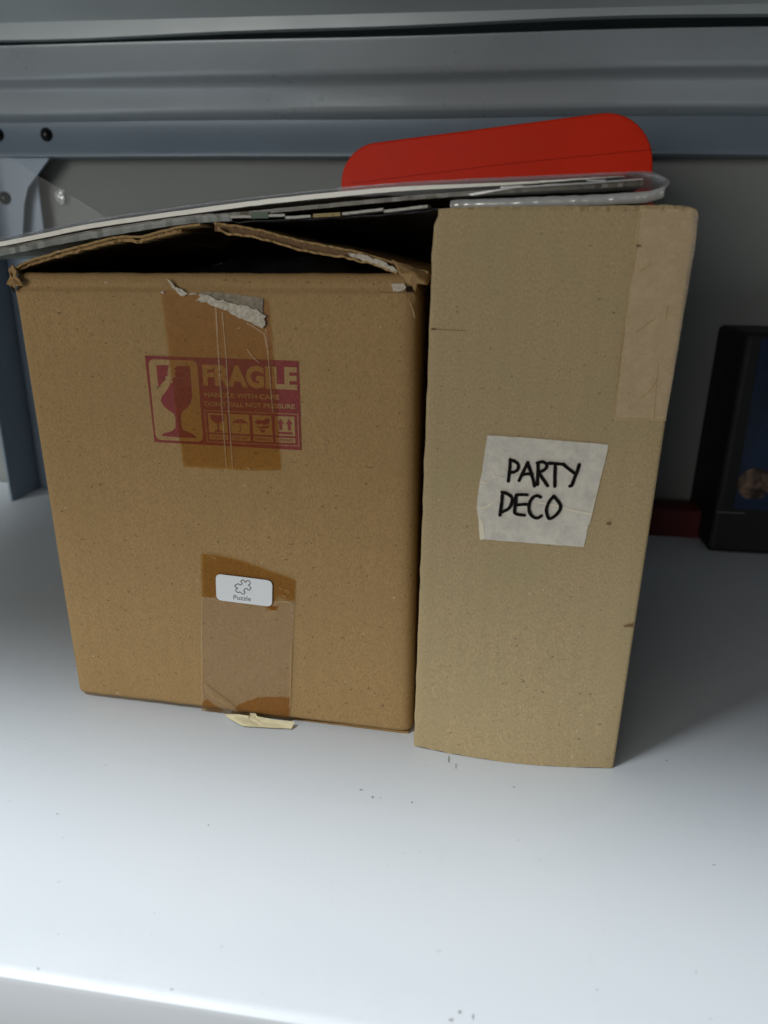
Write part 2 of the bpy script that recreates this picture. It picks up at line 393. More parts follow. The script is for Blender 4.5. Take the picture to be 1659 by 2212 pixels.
# ------------------------------------------------------------------ left box
B1 = Frame(on_floor(165, 1500), on_floor(888, 1588))
box1 = empty('cardboard_box', 'square brown cardboard box with red fragile print and tented torn flaps', 'cardboard box', B1)
W1 = .1880; D1 = .22; ZT = .2225; ZC = .2160
def ring(x0, x1, y0, y1, r, z, n=4):
    out = []
    for cx, cy, a0 in ((x0+r, y0+r, 180), (x1-r, y0+r, 270), (x1-r, y1-r, 0), (x0+r, y1-r, 90)):
        for k in range(n+1):
            a = radians(a0+90*k/n); out.append(Vector((cx+r*cos(a), cy+r*sin(a), z)))
    return out
def dens(loop, step=.006):
    out = []; n = len(loop)
    for i in range(n):
        a, b_ = loop[i], loop[(i+1) % n]; k = max(1, int((b_-a).length/step))
        for j in range(k): out.append(a.lerp(b_, j/k))
    return out
bm = bmesh.new(); rows = []
levels = [(0.0026, 0, 0), (.004, 0, 0)]+[(ZC*i/22, 0, 0) for i in range(1, 22)]+[(ZC-.0022, -.0002, 0), (ZC-.0008, .0001, 0), (ZC, .0011, 0), (ZC+.0010, .0006, 0), (ZT-.0022, .0014, 0), (ZT-.0007, .0028, 0), (ZT, .0048, 0)]
lean = lambda z: -.0045*z/ZT   # right side tips outwards a little
for z, ins, _ in levels:
    base = dens(ring(0, W1, 0, D1, .0062, z))
    row = []
    for p in base:
        front = p.y < .004
        q = Vector((ins*.3+p.x*(1-.6*ins/W1), ins+p.y*(1-2*ins/D1), p.z))
        if p.x > W1*.9: q.x += lean(z)
        if p.x < W1*.1: q.x -= .0034*z/ZT
        if front:
            q.y += .0002*mnoise.noise(Vector((p.x*14, z*12, 1.5)))-.00045
            q.z += (.0035*(p.x/W1) if z > ZC-.01 else 0) + (.0005*mnoise.noise(Vector((p.x*90, 3, 0))) if z > ZC-.01 or z < .004 else 0)
        row.append(bm.verts.new(q))
    rows.append(row)
n = len(rows[0])
for a, b_ in zip(rows, rows[1:]):
    for k in range(n): bm.faces.new((a[k], a[(k+1) % n], b_[(k+1) % n], b_[k]))
inner = [bm.verts.new(Vector((min(max(v.co.x, .004), W1-.008), min(max(v.co.y, .0075), D1-.006), v.co.z-.0006))) for v in rows[-1]]
n = len(inner)
for k in range(n): bm.faces.new((rows[-1][k], rows[-1][(k+1) % n], inner[(k+1) % n], inner[k]))
deep = [bm.verts.new(Vector((v.co.x, v.co.y, .01))) for v in inner]
for k in range(n): bm.faces.new((inner[k], inner[(k+1) % n], deep[(k+1) % n], deep[k]))
bm.faces.new(deep); bm.faces.new(rows[0][::-1])
link('body', bm, CARD1, box1, True)
# layered bottom flaps peeping out under the right half
bm = bmesh.new(); add_box(bm, (.006, .006, .0), (W1-.004, D1-.005, .0022)); link('bottom_flap', bm, CORE, box1)
bm = bmesh.new(); pts = [(B1.uz(x, y)) for x, y in ((640, 1562), (760, 1578), (888, 1588), (888, 1594), (800, 1588), (700, 1577))]
pts = [(u, max(z, 0)) for u, z in pts]
poly_uz(bm, [(.125, .0000), (.150, .0), (.186, .0), (.186, .0013), (.150, .0011), (.125, .0005)], .0008, .006); link('bottom_flap', bm, CARD1, box1)

def sheet(name, top, depth, thick0, m, parent, frame, w0=0.0, drop=0.0, seed=0, jag=.0004, nd=8, smooth=False, zshift=0.0, label=None, taper=0.0):
    """board whose front edge follows a line measured in the photo; it runs back by depth"""
    line = catmull([frame.uz(x, y, w0) for x, y in top], 10)
    bm = bmesh.new(); T = []; Bt = []
    for i, (u, z) in enumerate(line):
        f = i/(len(line)-1); thick = thick0*(1 if f < 1-taper or not taper else max(.06, (1-f)/taper))
        tr_, br_ = [], []
        for j in range(nd+1):
            t = j/nd
            jy = jag*2.2*mnoise.noise(Vector((u*420, seed, t*0))) if j == 0 else 0
            jz = jag*mnoise.noise(Vector((u*260, seed+5, t*3)))
            y = w0+jy+depth*t; zz = z+zshift+jz-drop*t*t
            tr_.append(bm.verts.new((u, y, zz))); br_.append(bm.verts.new((u, y+jag*mnoise.noise(Vector((u*500, seed+9, 0)))*(j == 0), zz-thick)))
        T.append(tr_); Bt.append(br_)
    m1 = len(line)
    for i in range(m1-1):
        for j in range(nd):
            bm.faces.new((T[i][j], T[i+1][j], T[i+1][j+1], T[i][j+1])); bm.faces.new((Bt[i][j], Bt[i][j+1], Bt[i+1][j+1], Bt[i+1][j]))
        bm.faces.new((T[i][0], Bt[i][0], Bt[i+1][0], T[i+1][0])); bm.faces.new((T[i][nd], T[i+1][nd], Bt[i+1][nd], Bt[i][nd]))
    for i in (0, m1-1):
        for j in range(nd):
            a = (T[i][j], T[i][j+1], Bt[i][j+1], Bt[i][j]); bm.faces.new(a if i == 0 else a[::-1])
    return link(name, bm, m, parent, smooth, label)
# left flap rises to the ridge, right flap falls from it: two liners with the flutes between
lf = [c7(*p) for p in ((95, 640), (200, 585), (400, 522), (600, 468), (850, 408), (1000, 408), (1150, 370), (1300, 335), (1440, 318))]
rf = [c8(*p) for p in ((-115, 310), (0, 325), (150, 348), (330, 392), (520, 440), (720, 478), (900, 515), (1100, 570), (1250, 612), (1425, 668))]
flapL = sheet('flap', lf, .214, .0009, CARD1, box1, B1, .001, .004, 1)
sheet('torn_edge', [(x, y+6.5) for x, y in lf[:-1]], .18, .0014, CARD1, flapL, B1, .003, .004, 2, .0007)
flapR = sheet('flap', rf, .214, .0009, CARD1, box1, B1, .001, .004, 3, .0005)
sheet('flute_layer', [(x, y+5) for x, y in rf[:-1]], .17, .0026, CORE, flapR, B1, .0035, .004, 6, .0003)
rf2 = [c8(*p) for p in ((-90, 350), (0, 388), (100, 395), (200, 415), (350, 455), (500, 500), (700, 535), (850, 562), (1000, 595), (1120, 640), (1200, 668))]
sheet('lower_liner', rf2, .17, .0009, CARD1, flapR, B1, -.0005, .004, 4, .0008)
# ragged white tear on the right flap
def tri_strip(name, pts, m, w, th, parent, frame, seed=0, amp=.0005, step=.0012, label=None):
    bm = bmesh.new(); poly_uz(bm, rough([frame.uz(x, y, w) for x, y in pts], amp, step, seed), w, th)
    return link(name, bm, m, parent, False, label)
tri_strip('torn_strip', [c8(*p) for p in ((845, 532), (930, 538), (1010, 560), (1100, 590), (1165, 632), (1205, 660), (1180, 668), (1100, 632), (1000, 596), (930, 575), (860, 556))], TORN, -.0014, .002, flapR, B1, 11, .0005)
# crumpled fold of paper at the top right corner
bm = bmesh.new()
P = [c8(*p) for p in ((1165, 582), (1300, 620), (1432, 658), (1440, 700), (1425, 762), (1350, 752), (1330, 818), (1308, 772), (1262, 730), (1222, 690), (1205, 640))]
off = (-.002, .002, .004, .001, -.003, -.004, -.0025, -.004, -.006, -.004, -.003)
vs = [bm.verts.new((B1.uz(x, y, o_)[0], o_, B1.uz(x, y, o_)[1])) for (x, y), o_ in zip(P, off)]
cx, cy = c8(1315, 680); u_, z_ = B1.uz(cx, cy, -.007); cv = bm.verts.new((u_, -.007, z_))
cx, cy = c8(1270, 640); u_, z_ = B1.uz(cx, cy, -.002); cv2 = bm.verts.new((u_, -.002, z_))
nP = len(vs)
for i in range(nP):
    a, b_ = vs[i], vs[(i+1) % nP]
    bm.faces.new((a, b_, cv if i in (1, 2, 3, 4, 5, 6, 7, 8) else cv2))
bm.faces.new((cv, cv2, vs[1])); bm.faces.new((cv2, cv, vs[9]))
bmesh.ops.subdivide_edges(bm, edges=bm.edges[:], cuts=3, use_grid_fill=True)
for v in bm.verts:
    k = mnoise.noise(v.co*350); v.co.y += .0010*k; v.co.z += .0006*mnoise.noise(v.co*500)
cr = link('crumpled_corner', bm, CARD1, box1, True)
mm = cr.modifiers.new('s', 'SOLIDIFY'); mm.thickness = .0006
tri_strip('torn_scrap', [c8(*p) for p in ((1155, 758), (1200, 752), (1252, 748), (1262, 775), (1255, 802), (1205, 808), (1168, 808))], TORN, -.0012, .0018, box1, B1, 21)
tri_strip('tear_hole', [c8(*p) for p in ((1262, 770), (1308, 768), (1312, 812), (1266, 814))], HOLE, -.0006, .0004, box1, B1, 22, .0002)
tri_strip('crease_line', [c8(*p) for p in ((1075, 808), (1160, 812), (1300, 814), (1302, 819), (1160, 817), (1078, 817))], CORE, -.0008, .0002, box1, B1, 23, .0002)
for q in (((1268, 835), (1300, 900), (1322, 960), (1332, 1000), (1326, 1000), (1296, 905)), ((1300, 800), (1328, 850), (1336, 890), (1326, 860))):
    tri_strip('scratch', [c8(*p) for p in q], TAPE_CREASE, -.0009, .0001, box1, B1, 24, .0001)
# damage at the top left corner
bm = bmesh.new()
P = [c7(*p) for p in ((100, 615), (122, 660), (120, 700), (150, 730), (170, 765), (108, 770), (106, 812), (85, 775), (52, 752), (75, 690), (70, 650))]
off = (.002, -.001, -.003, -.004, -.002, -.003, -.001, .001, .004, .002, .004)
vs = [bm.verts.new((B1.uz(x, y, o_)[0], o_, B1.uz(x, y, o_)[1])) for (x, y), o_ in zip(P, off)]
cx, cy = c7(100, 715); u_, z_ = B1.uz(cx, cy, .003); cv = bm.verts.new((u_, .003, z_))
for i in range(len(vs)): bm.faces.new((vs[i], vs[(i+1) % len(vs)], cv))
bmesh.ops.subdivide_edges(bm, edges=bm.edges[:], cuts=2, use_grid_fill=True)
for v in bm.verts: v.co.y += .0012*mnoise.noise(v.co*420)
cr = link('crumpled_corner', bm, CARD1, box1, False); mm = cr.modifiers.new('s', 'SOLIDIFY'); mm.thickness = .0006
tri_strip('tear_hole', [c7(*p) for p in ((78, 760), (98, 785), (108, 815), (96, 812), (82, 790))], HOLE, -.0028, .0003, box1, B1, 26, .0002)

# printed mark (red ink), its gaps show the cardboard
def q3(*pts): return [B1.uz(*c3(*p), -.0008) for p in pts]
e0 = -.00075
mark = flat(lambda bm: poly_uz(bm, q3((135, 185), (1383, 228), (1405, 952), (215, 885)), e0), 'printed_mark', INK, box1, label='red printed fragile mark')
flat(lambda bm: poly_uz(bm, rounded(q3((163, 213), (560, 226), (610, 884), (226, 866)), .0030), e0-.00008), 'goblet_panel', CARD1, mark)
def goblet(bm):
    poly_uz(bm, q3((230, 262), (333, 262), (326, 290), (318, 322), (325, 345), (298, 358), (306, 380), (285, 398), (248, 440), (238, 350)), e0-.00016)
    poly_uz(bm, q3((400, 268), (498, 268), (508, 350), (516, 440), (519, 520), (508, 570), (480, 606), (440, 640), (428, 670), (430, 745), (445, 785), (490, 803), (535, 825), (557, 852), (420, 848), (272, 834), (290, 812), (350, 800), (385, 770), (386, 690), (372, 655), (330, 628), (290, 595), (266, 545), (275, 515), (310, 470), (338, 428), (345, 400), (366, 408), (358, 372), (388, 352), (378, 325), (395, 305), (368, 296)), e0-.00016)
flat(goblet, 'goblet_symbol', INK, mark)
def letters(bm):
    text_mesh(bm, 'FRAGILE', q3((600, 254), (1368, 277), (1372, 466), (612, 428)), e0-.00010, .045, 1.0)
    text_mesh(bm, 'HANDLE WITH CARE', q3((617, 480), (1222, 503), (1225, 543), (622, 518)), e0-.00010, .022)
    text_mesh(bm, "DON'T FALL NOT PRESSURE", q3((620, 553), (1350, 577), (1352, 617), (625, 593)), e0-.00010, .022)
flat(letters, 'lettering', CARD1, mark)
QF = q3((617, 625), (1378, 658), (1388, 920), (640, 884))
def cell(i, pts): return [bil(QF, .035+.24*i+.205*s, .09+.60*t) for s, t in pts]
def lines(bm):
    for a, b_, c, d in ((0, 0, 1, .02), (0, .98, 1, 1), (0, .02, .008, .98), (.992, .02, 1, .98)):
        poly_uz(bm, [bil(QF, a, b_), bil(QF, c, b_), bil(QF, c, d), bil(QF, a, d)], e0-.00008)
    for i in range(4):
        poly_uz(bm, cell(i, ((0, 0), (1, 0), (1, 1), (0, 1))), e0-.00008)
        poly_uz(bm, cell(i, ((0, 1.10), (1, 1.10), (1, 1.36), (0, 1.36))), e0-.00008)
flat(lines, 'icon_frame', CARD1, mark)
icons = [
 [[(.1, .08), (.9, .08), (.85, .35), (.62, .50), (.54, .52), (.54, .85), (.72, .92), (.72, .96), (.28, .96), (.28, .92), (.46, .85), (.46, .52), (.38, .50), (.15, .35)]],
 [[(.08, .48), (.15, .36), (.35, .26), (.5, .23), (.65, .26), (.85, .36), (.92, .48), (.75, .44), (.62, .48), (.5, .44), (.38, .48), (.25, .44)], [(.48, .48), (.52, .48), (.52, .86), (.46, .93), (.38, .9), (.38, .84), (.45, .88), (.48, .84)]],
 [[(.08, .35), (.3, .22), (.55, .25), (.75, .12), (.9, .18), (.85, .42), (.6, .5), (.45, .42), (.3, .5)], [(.1, .5), (.35, .6), (.5, .54), (.9, .5), (.8, .64), (.6, .68), (.3, .68)], [(.35, .74), (.65, .74), (.6, .86), (.45, .9)]],
 [[(.28, .12), (.46, .38), (.36, .38), (.36, .70), (.20, .70), (.20, .38), (.10, .38)], [(.72, .12), (.90, .38), (.80, .38), (.80, .70), (.64, .70), (.64, .38), (.54, .38)], [(.12, .80), (.88, .80), (.88, .92), (.12, .92)]]]
for i, shp in enumerate(icons):
    flat(lambda bm: [poly_uz(bm, cell(i, s), e0-.00016) for s in shp], 'pictogram', INK, mark)
flat(lambda bm: [text_mesh(bm, s, cell(i, ((.1, 1.15), (.9, 1.15), (.9, 1.31), (.1, 1.31))), e0-.00016, .01) for i, s in enumerate(('FRAGILE', 'KEEP DRY', 'HANDLE', 'UPWARD'))], 'caption', INK, mark)

# brown tape over the print
def q6(*pts): return [B1.uz(*c6(*p), -.001) for p in pts]
def q4(*pts): return [B1.uz(*c4(*p), -.001) for p in pts]
tp = tri_strip('packing_tape', [c6(*p) for p in ((62, 345), (130, 320), (240, 350), (420, 365), (620, 400), (850, 420), (1075, 430), (1120, 850), (1170, 1400), (1226, 2055), (1000, 2062), (800, 2055), (500, 2040), (400, 2030), (288, 2028), (240, 1700), (180, 1250), (110, 700))], TAPE_BROWN, -.00115, 0, box1, B1, 31, .0002, .003, 'brown packing tape over the red print')
for q in (((592, 500), (606, 500), (632, 960), (660, 1400), (706, 2045), (696, 2045), (648, 1400), (618, 960)), ((655, 540), (664, 540), (705, 1000), (725, 1400), (765, 2045), (755, 2045), (712, 1400), (695, 1000)), ((1075, 700), (1085, 700), (1150, 1500), (1140, 1500))):
    flat(lambda bm: poly_uz(bm, q6(*q), -.00125), 'tape_crease', TAPE_CREASE, tp)
tri_strip('packing_tape', [c6(*p) for p in ((1070, 425), (1096, 428), (1140, 900), (1190, 1500), (1200, 1750), (1180, 1750), (1130, 1100))], TAPE_AMBER, -.00135, 0, box1, B1, 32, .0002, .003)
tri_strip('scuffed_patch', [c6(*p) for p in ((440, 340), (600, 345), (800, 370), (1050, 405), (1052, 560), (840, 470), (640, 420), (480, 375))], GREYP, -.0014, .0002, box1, B1, 33, .0004)
tt = tri_strip('torn_strip', [c6(*p) for p in ((430, 362), (490, 368), (580, 402), (720, 450), (840, 468), (930, 500), (1020, 530), (1068, 575), (1070, 665), (1040, 692), (960, 655), (900, 625), (740, 560), (712, 528), (620, 500), (540, 465), (490, 440), (402, 432), (440, 400))], TORN, -.0025, .0013, box1, B1, 34, .0006)
tri_strip('torn_strip', [c6(*p) for p in ((118, 208), (155, 232), (205, 290), (270, 322), (318, 358), (420, 362), (420, 372), (325, 372), (290, 390), (262, 382), (232, 345), (165, 290))], TORN, -.0018, .0008, box1, B1, 35, .0005)
tri_strip('torn_scrap', [c6(*p) for p in ((60, 345), (85, 338), (102, 350), (96, 362))], TORN, -.0015, .0006, box1, B1, 36, .0003)
# lower tape: brown end, clear run, amber foot
lt = tri_strip('packing_tape', [c4(*p) for p in ((236, 640), (1246, 690), (1218, 1250), (1192, 1962), (900, 1930), (640, 1905), (500, 1905), (242, 1868), (238, 1250))], TAPE_CLEAR, -.0010, 0, box1, B1, 41, .0001, .003, 'clear packing tape running to the foot of the box')
tri_strip('tape_end', [c4(*p) for p in ((234, 176), (400, 190), (560, 225), (700, 262), (850, 315), (1000, 372), (1100, 402), (1255, 462), (1246, 690), (1180, 680), (1060, 640), (1000, 740), (1060, 790), (1040, 745), (1090, 745), (1000, 800), (950, 790), (900, 700), (700, 660), (480, 660), (420, 610), (380, 640), (300, 655), (236, 640))], TAPE_BROWN, -.0012, 0, lt, B1, 42, .0002, .002)
tri_strip('tape_end', [c4(*p) for p in ((850, 1725), (1000, 1722), (1188, 1728), (1188, 1955), (1000, 1930), (820, 1915), (560, 1890), (640, 1800))], TAPE_AMBER, -.0012, 0, lt, B1, 43, .0004, .002)
tri_strip('tape_end', [c4(*p) for p in ((246, 1768), (300, 1745), (360, 1800), (450, 1850), (520, 1895), (242, 1866))], TAPE_AMBER, -.0012, 0, lt, B1, 44, .0002, .002)
tri_strip('tape_crease', [c4(*p) for p in ((262, 1585), (290, 1578), (340, 1630), (440, 1700), (540, 1770), (600, 1835), (650, 1888), (600, 1880), (480, 1800), (380, 1745), (300, 1670))], TAPE_CREASE, -.0014, 0, lt, B1, 45, .0002, .002)
def wrinkle(fr_, cr_, pts, wd, w, parent, m=None):
    flat(lambda bm: stroke(bm, catmull([fr_.uz(*cr_(*p), w) for p in pts], 5), wd, w, pts[0][0]), 'tape_crease', m or TAPE_CREASE, parent)
for pts, wd in (([(300, 650), (360, 660), (440, 690), (520, 690)], .0006), ([(1040, 700), (1100, 690), (1180, 700), (1235, 740)], .0009), ([(960, 770), (1010, 800), (1060, 806)], .0007), ([(330, 800), (370, 825), (385, 815)], .0007),
                ([(700, 745), (740, 740), (760, 720)], .0008), ([(240, 690), (238, 1200), (246, 1700)], .0005), ([(1208, 1100), (1202, 1500), (1196, 1800)], .0005), ([(1080, 540), (1110, 555)], .0006), ([(1140, 570), (1180, 580), (1170, 600)], .0006), ([(1110, 625), (1150, 640)], .0007), ([(360, 215), (400, 225)], .0008)):
    wrinkle(B1, c4, pts, wd, -.0016, lt)
for pts, wd in (([(900, 900), (960, 980), (1010, 1020)], .0005), ([(1060, 740), (1085, 860), (1100, 920)], .0006), ([(800, 700), (830, 690)], .0006), ([(900, 2030), (925, 2050)], .0007), ([(900, 650), (960, 680), (1050, 740)], .0006)):
    wrinkle(B1, c6, pts, wd, -.0016, tp)
# white sticker with a puzzle piece
st = flat(lambda bm: poly_uz(bm, rounded([B1.uz(*c4(*p), -.0016) for p in ((394, 390), (1006, 466), (1003, 748), (402, 672))], .0030), -.0017, .0003), 'sticker', LABEL, box1, label='white puzzle sticker')
pz = catmull([B1.uz(*c4(*p), -.0018) for p in ((598, 523), (638, 498), (646, 509), (668, 510), (680, 492), (666, 476), (690, 456), (717, 485), (724, 470), (744, 465), (765, 480), (766, 500), (748, 514), (775, 545), (748, 569), (730, 550), (708, 557), (698, 578), (712, 592), (688, 612), (656, 588), (634, 594), (612, 575), (615, 556), (630, 547))], 4, True)
pz.append(pz[0]); pz.append(pz[1])
flat(lambda bm: stroke(bm, pz, .00042, -.00178), 'puzzle_symbol', PRINT_GREY, st)
flat(lambda bm: text_mesh(bm, 'Puzzle', [B1.uz(*c4(*p), -.0018) for p in ((586, 620), (775, 640), (775, 687), (586, 667))], -.00178, 0), 'lettering', PRINT_GREY, st)
# scrap of masking tape curling out from under the box onto the shelf
bm = bmesh.new()
top = [c4(*p) for p in ((485, 1908), (560, 1906), (640, 1908), (755, 1925), (762, 1893), (825, 1898), (842, 1930), (1000, 1962), (1110, 1975), (1250, 1985))]
low = [c4(*p) for p in ((500, 1925), (560, 1965), (620, 1998), (690, 2036), (780, 2042), (850, 2046), (930, 2050), (1060, 2058), (1150, 2060), (1212, 2064))]
R_ = B1.o; rr = []
inv = Matrix.Rotation(-atan2(B1.u.y, B1.u.x), 4, 'Z')
for (a, b_) in zip(top, low):
    row = []
    for j in range(5):
        t = j/4; x = a[0]+(b_[0]-a[0])*t; y = a[1]+(b_[1]-a[1])*t
        p = on_floor(x, y, .0030-.0022*t+.0005*mnoise.noise(Vector((x*.08, y*.1, 0))))
        row.append(bm.verts.new(inv @ (p-R_)))
    rr.append(row)
for i in range(len(rr)-1):
    for j in range(4): bm.faces.new((rr[i][j], rr[i+1][j], rr[i+1][j+1], rr[i][j+1]))
link('masking_tape', bm, YMASK, box1, False, 'pale yellow scrap of masking tape at the foot')

# black plastic bag stuffed in the box
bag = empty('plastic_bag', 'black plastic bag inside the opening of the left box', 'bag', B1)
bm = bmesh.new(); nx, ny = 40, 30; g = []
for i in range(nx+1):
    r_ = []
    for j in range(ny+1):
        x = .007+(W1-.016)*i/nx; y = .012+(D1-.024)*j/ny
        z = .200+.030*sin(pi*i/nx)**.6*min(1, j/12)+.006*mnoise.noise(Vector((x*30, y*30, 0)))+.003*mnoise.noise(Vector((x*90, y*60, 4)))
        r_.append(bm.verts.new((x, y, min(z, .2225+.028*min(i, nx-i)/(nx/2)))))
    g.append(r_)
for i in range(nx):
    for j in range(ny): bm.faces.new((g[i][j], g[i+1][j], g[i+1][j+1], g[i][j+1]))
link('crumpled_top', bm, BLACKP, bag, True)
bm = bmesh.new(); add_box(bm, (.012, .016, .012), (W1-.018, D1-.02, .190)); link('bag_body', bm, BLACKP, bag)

# ------------------------------------------------------------------ right box
B2 = Frame(on_floor(893, 1612), on_floor(1325, 1660))
box2 = empty('cardboard_box', 'tall narrow khaki cardboard box with handwritten party deco label', 'cardboard box', B2)
W2 = .0980; D2 = .23; Z2 = .2500
out = []
bm = bmesh.new(); rows = []
NZ = 44
for k in range(NZ+1):
    z = Z2*k/NZ
    row = []
    for p in dens(ring(0, W2, 0, D2, .0015, z, 3), .004):
        q = p.copy()
        if p.y < .002:
            s = min(max(p.x/W2, 0), 1)
            belly = .0045*sin(pi*s)*exp(-z/.028)
            q.y -= belly
            q.y += .00015*mnoise.noise(Vector((p.x*30, z*25, 8)))
            if k == 0: q.z += 0.0012*abs(mnoise.noise(Vector((p.x*110, 1, 0))))+.0006*abs(mnoise.noise(Vector((p.x*420, 3, 0))))
        # slightly nicked left edge, clipped top left corner
        if p.x < .003: q.x += .0005*mnoise.noise(Vector((z*140, 2, 0)))
        if z > Z2-.0075 and p.x < .004: q.x += .0028*((z-(Z2-.0075))/.0075)**1.5
        if z > Z2-.003 and p.x > W2-.003: q.x -= .001
        row.append(bm.verts.new(q))
    rows.append(row)
n = len(rows[0])
for a, b_ in zip(rows, rows[1:]):
    for k in range(n): bm.faces.new((a[k], a[(k+1) % n], b_[(k+1) % n], b_[k]))
bm.faces.new(rows[0][::-1]); bm.faces.new(rows[-1])
link('body', bm, CARD2, box2, True).modifiers.new('e', 'EDGE_SPLIT').split_angle = radians(55)
# top flap standing slightly proud behind the front edge
sheet('flap', [c2(*p) for p in ((235, 905), (300, 898), (500, 892), (800, 890), (1000, 888), (1200, 886), (1290, 890), (1355, 905))], .20, .0022, CARD2, box2, B2, .003, -.004, 7, .0004)
def q9(*pts): return [c9(*p) for p in pts]
tp2 = tri_strip('packing_tape', q9((462, 160), (560, 158), (700, 158), (850, 155), (960, 165), (998, 195), (960, 520), (880, 1000), (790, 1550), (700, 2080), (590, 2072), (400, 2068), (225, 2070), (262, 1750), (320, 1250), (385, 780), (430, 420)), TAPE_PALE, -.0006, 0, box2, B2, 51, .0001, .004, 'pale see-through tape along the right edge')
for q in (((250, 1790), (262, 1790), (330, 1230), (318, 1230)), ((395, 740), (402, 740), (440, 480), (432, 480)), ((585, 2060), (596, 2060), (640, 1500), (634, 1500))):
    flat(lambda bm: poly_uz(bm, [B2.uz(*c9(*p), -.0007) for p in q], -.0008), 'tape_crease', TAPE_CREASE, tp2)
for pts, wd in (([(430, 1280), (520, 1210), (600, 1150)], .0005), ([(470, 1880), (560, 1800), (620, 1700)], .0005), ([(230, 2060), (400, 2062), (580, 2066), (695, 2074)], .0004), ([(462, 720), (520, 690), (560, 650)], .0004), ([(720, 1050), (700, 1150)], .0006), ([(470, 170), (450, 330), (436, 470), (400, 700), (360, 950), (300, 1380), (262, 1740), (232, 2050)], .00045)):
    wrinkle(B2, c9, pts, wd, -.0008, tp2)
spots = [(c9(450, 485), 3.5), (c9(95, 975), 2.5), (c9(230, 1100), 2.2), ((935, 711), 3.2), (crop(2300, 1100, 1.843)(145, 1750), 3.5)]
for (x, y), r in spots:
    flat(lambda bm: poly_uz(bm, rough([B2.uz(x+r*cos(a*pi/4)*(1.6 if r > 3 else 1), y+r*sin(a*pi/4), -.002) for a in range(8)], .0002, .0005, x), -.0009 if y > 1000 else -.0011, 0), 'dirt_spot', CORE, box2)
flat(lambda bm: stroke(bm, [B2.uz(x, y, -.002) for x, y in ((940, 712), (960, 713), (980, 714), (1005, 715))], .00025, -.0004), 'dent_line', CORE, box2)
flat(lambda bm: poly_uz(bm, [B2.uz(x, y, -.001) for x, y in ((1345, 1353), (1358, 1350), (1369, 1348), (1369, 1356), (1352, 1355))], -.0005), 'dent', CORE, box2)
# masking tape label with handwriting
OW = -.0005
def u5(p, w=OW): return B2.uz(*c5(*p), w)
lb = tri_strip('masking_tape_label', [c5(*p) for p in ((423, 208), (700, 226), (1000, 250), (1402, 284), (1385, 380), (1350, 520), (1318, 650), (1265, 850), (1240, 940), (1205, 1112), (900, 1092), (600, 1068), (400, 1052), (362, 1056), (350, 900), (336, 790), (345, 700), (362, 590), (380, 500), (400, 350))], MASK, OW, .0004, box2, B2, 61, .00015, .002, 'grey white masking tape label')
flat(lambda bm: poly_uz(bm, [u5(p) for p in ((352, 845), (385, 905), (400, 1000), (405, 1045), (366, 1052), (356, 950))], OW-.0002), 'tape_crease', MASK_CREASE, lb)
flat(lambda bm: poly_uz(bm, [u5(p) for p in ((350, 800), (420, 775), (500, 718), (510, 722), (430, 790), (352, 812))], OW-.0002), 'tape_crease', MASK_CREASE, lb)
flat(lambda bm: poly_uz(bm, [u5(p) for p in ((830, 745), (1000, 775), (1130, 812), (1262, 835), (1258, 858), (1120, 828), (1000, 792), (840, 758))], OW-.0002), 'tape_crease', MASK_CREASE, lb)
flat(lambda bm: poly_uz(bm, [u5(p) for p in ((1398, 288), (1402, 290), (1250, 930), (1244, 930))], OW-.00025), 'tape_crease', MASK_CREASE, lb)
flat(lambda bm: poly_uz(bm, [u5(p) for p in ((450, 480), (480, 530), (560, 555), (555, 562), (475, 545), (445, 500))], OW-.0002), 'tape_crease', MASK_CREASE, lb)
flat(lambda bm: poly_uz(bm, [u5(p) for p in ((370, 575), (430, 590), (440, 598), (365, 600))], OW-.0002), 'tape_crease', MASK_CREASE, lb)
strokes = [
 [(608, 405), (606, 450), (600, 510), (592, 580)], [(612, 412), (640, 418), (672, 445), (668, 485), (640, 505), (606, 512)],
 [(750, 430), (730, 470), (705, 520), (680, 575)], [(748, 430), (768, 490), (790, 560), (803, 620)], [(700, 532), (740, 522), (785, 522)],
 [(832, 440), (832, 500), (828, 560), (828, 608)], [(826, 432), (870, 424), (902, 445), (895, 478), (860, 500), (835, 508)], [(838, 512), (870, 560), (910, 618)],
 [(920, 434), (980, 438), (1040, 444)], [(972, 440), (970, 500), (968, 560), (968, 622)],
 [(1040, 446), (1080, 480), (1138, 522)], [(1166, 445), (1150, 500), (1125, 560), (1106, 612), (1090, 620)],
 [(543, 690), (538, 750), (530, 810), (524, 855)], [(540, 668), (580, 680), (620, 712), (618, 760), (590, 805), (530, 832)],
 [(655, 692), (650, 750), (643, 810), (645, 838), (680, 850), (722, 855)], [(660, 690), (700, 688), (745, 690)], [(655, 772), (700, 768), (738, 766)],
 [(852, 708), (825, 696), (790, 712), (762, 760), (760, 820), (785, 862), (825, 878), (858, 860)],
 [(955, 705), (920, 750), (900, 810), (910, 865), (930, 882), (975, 855), (1010, 810), (1012, 770), (985, 730), (958, 700)]]
def hand(bm):
    for i, s in enumerate(strokes): stroke(bm, catmull([u5(p, OW-.0005) for p in s], 5), .00145, OW-.0004-.00002*i, i)
flat(hand, 'handwriting', MARKER, lb)

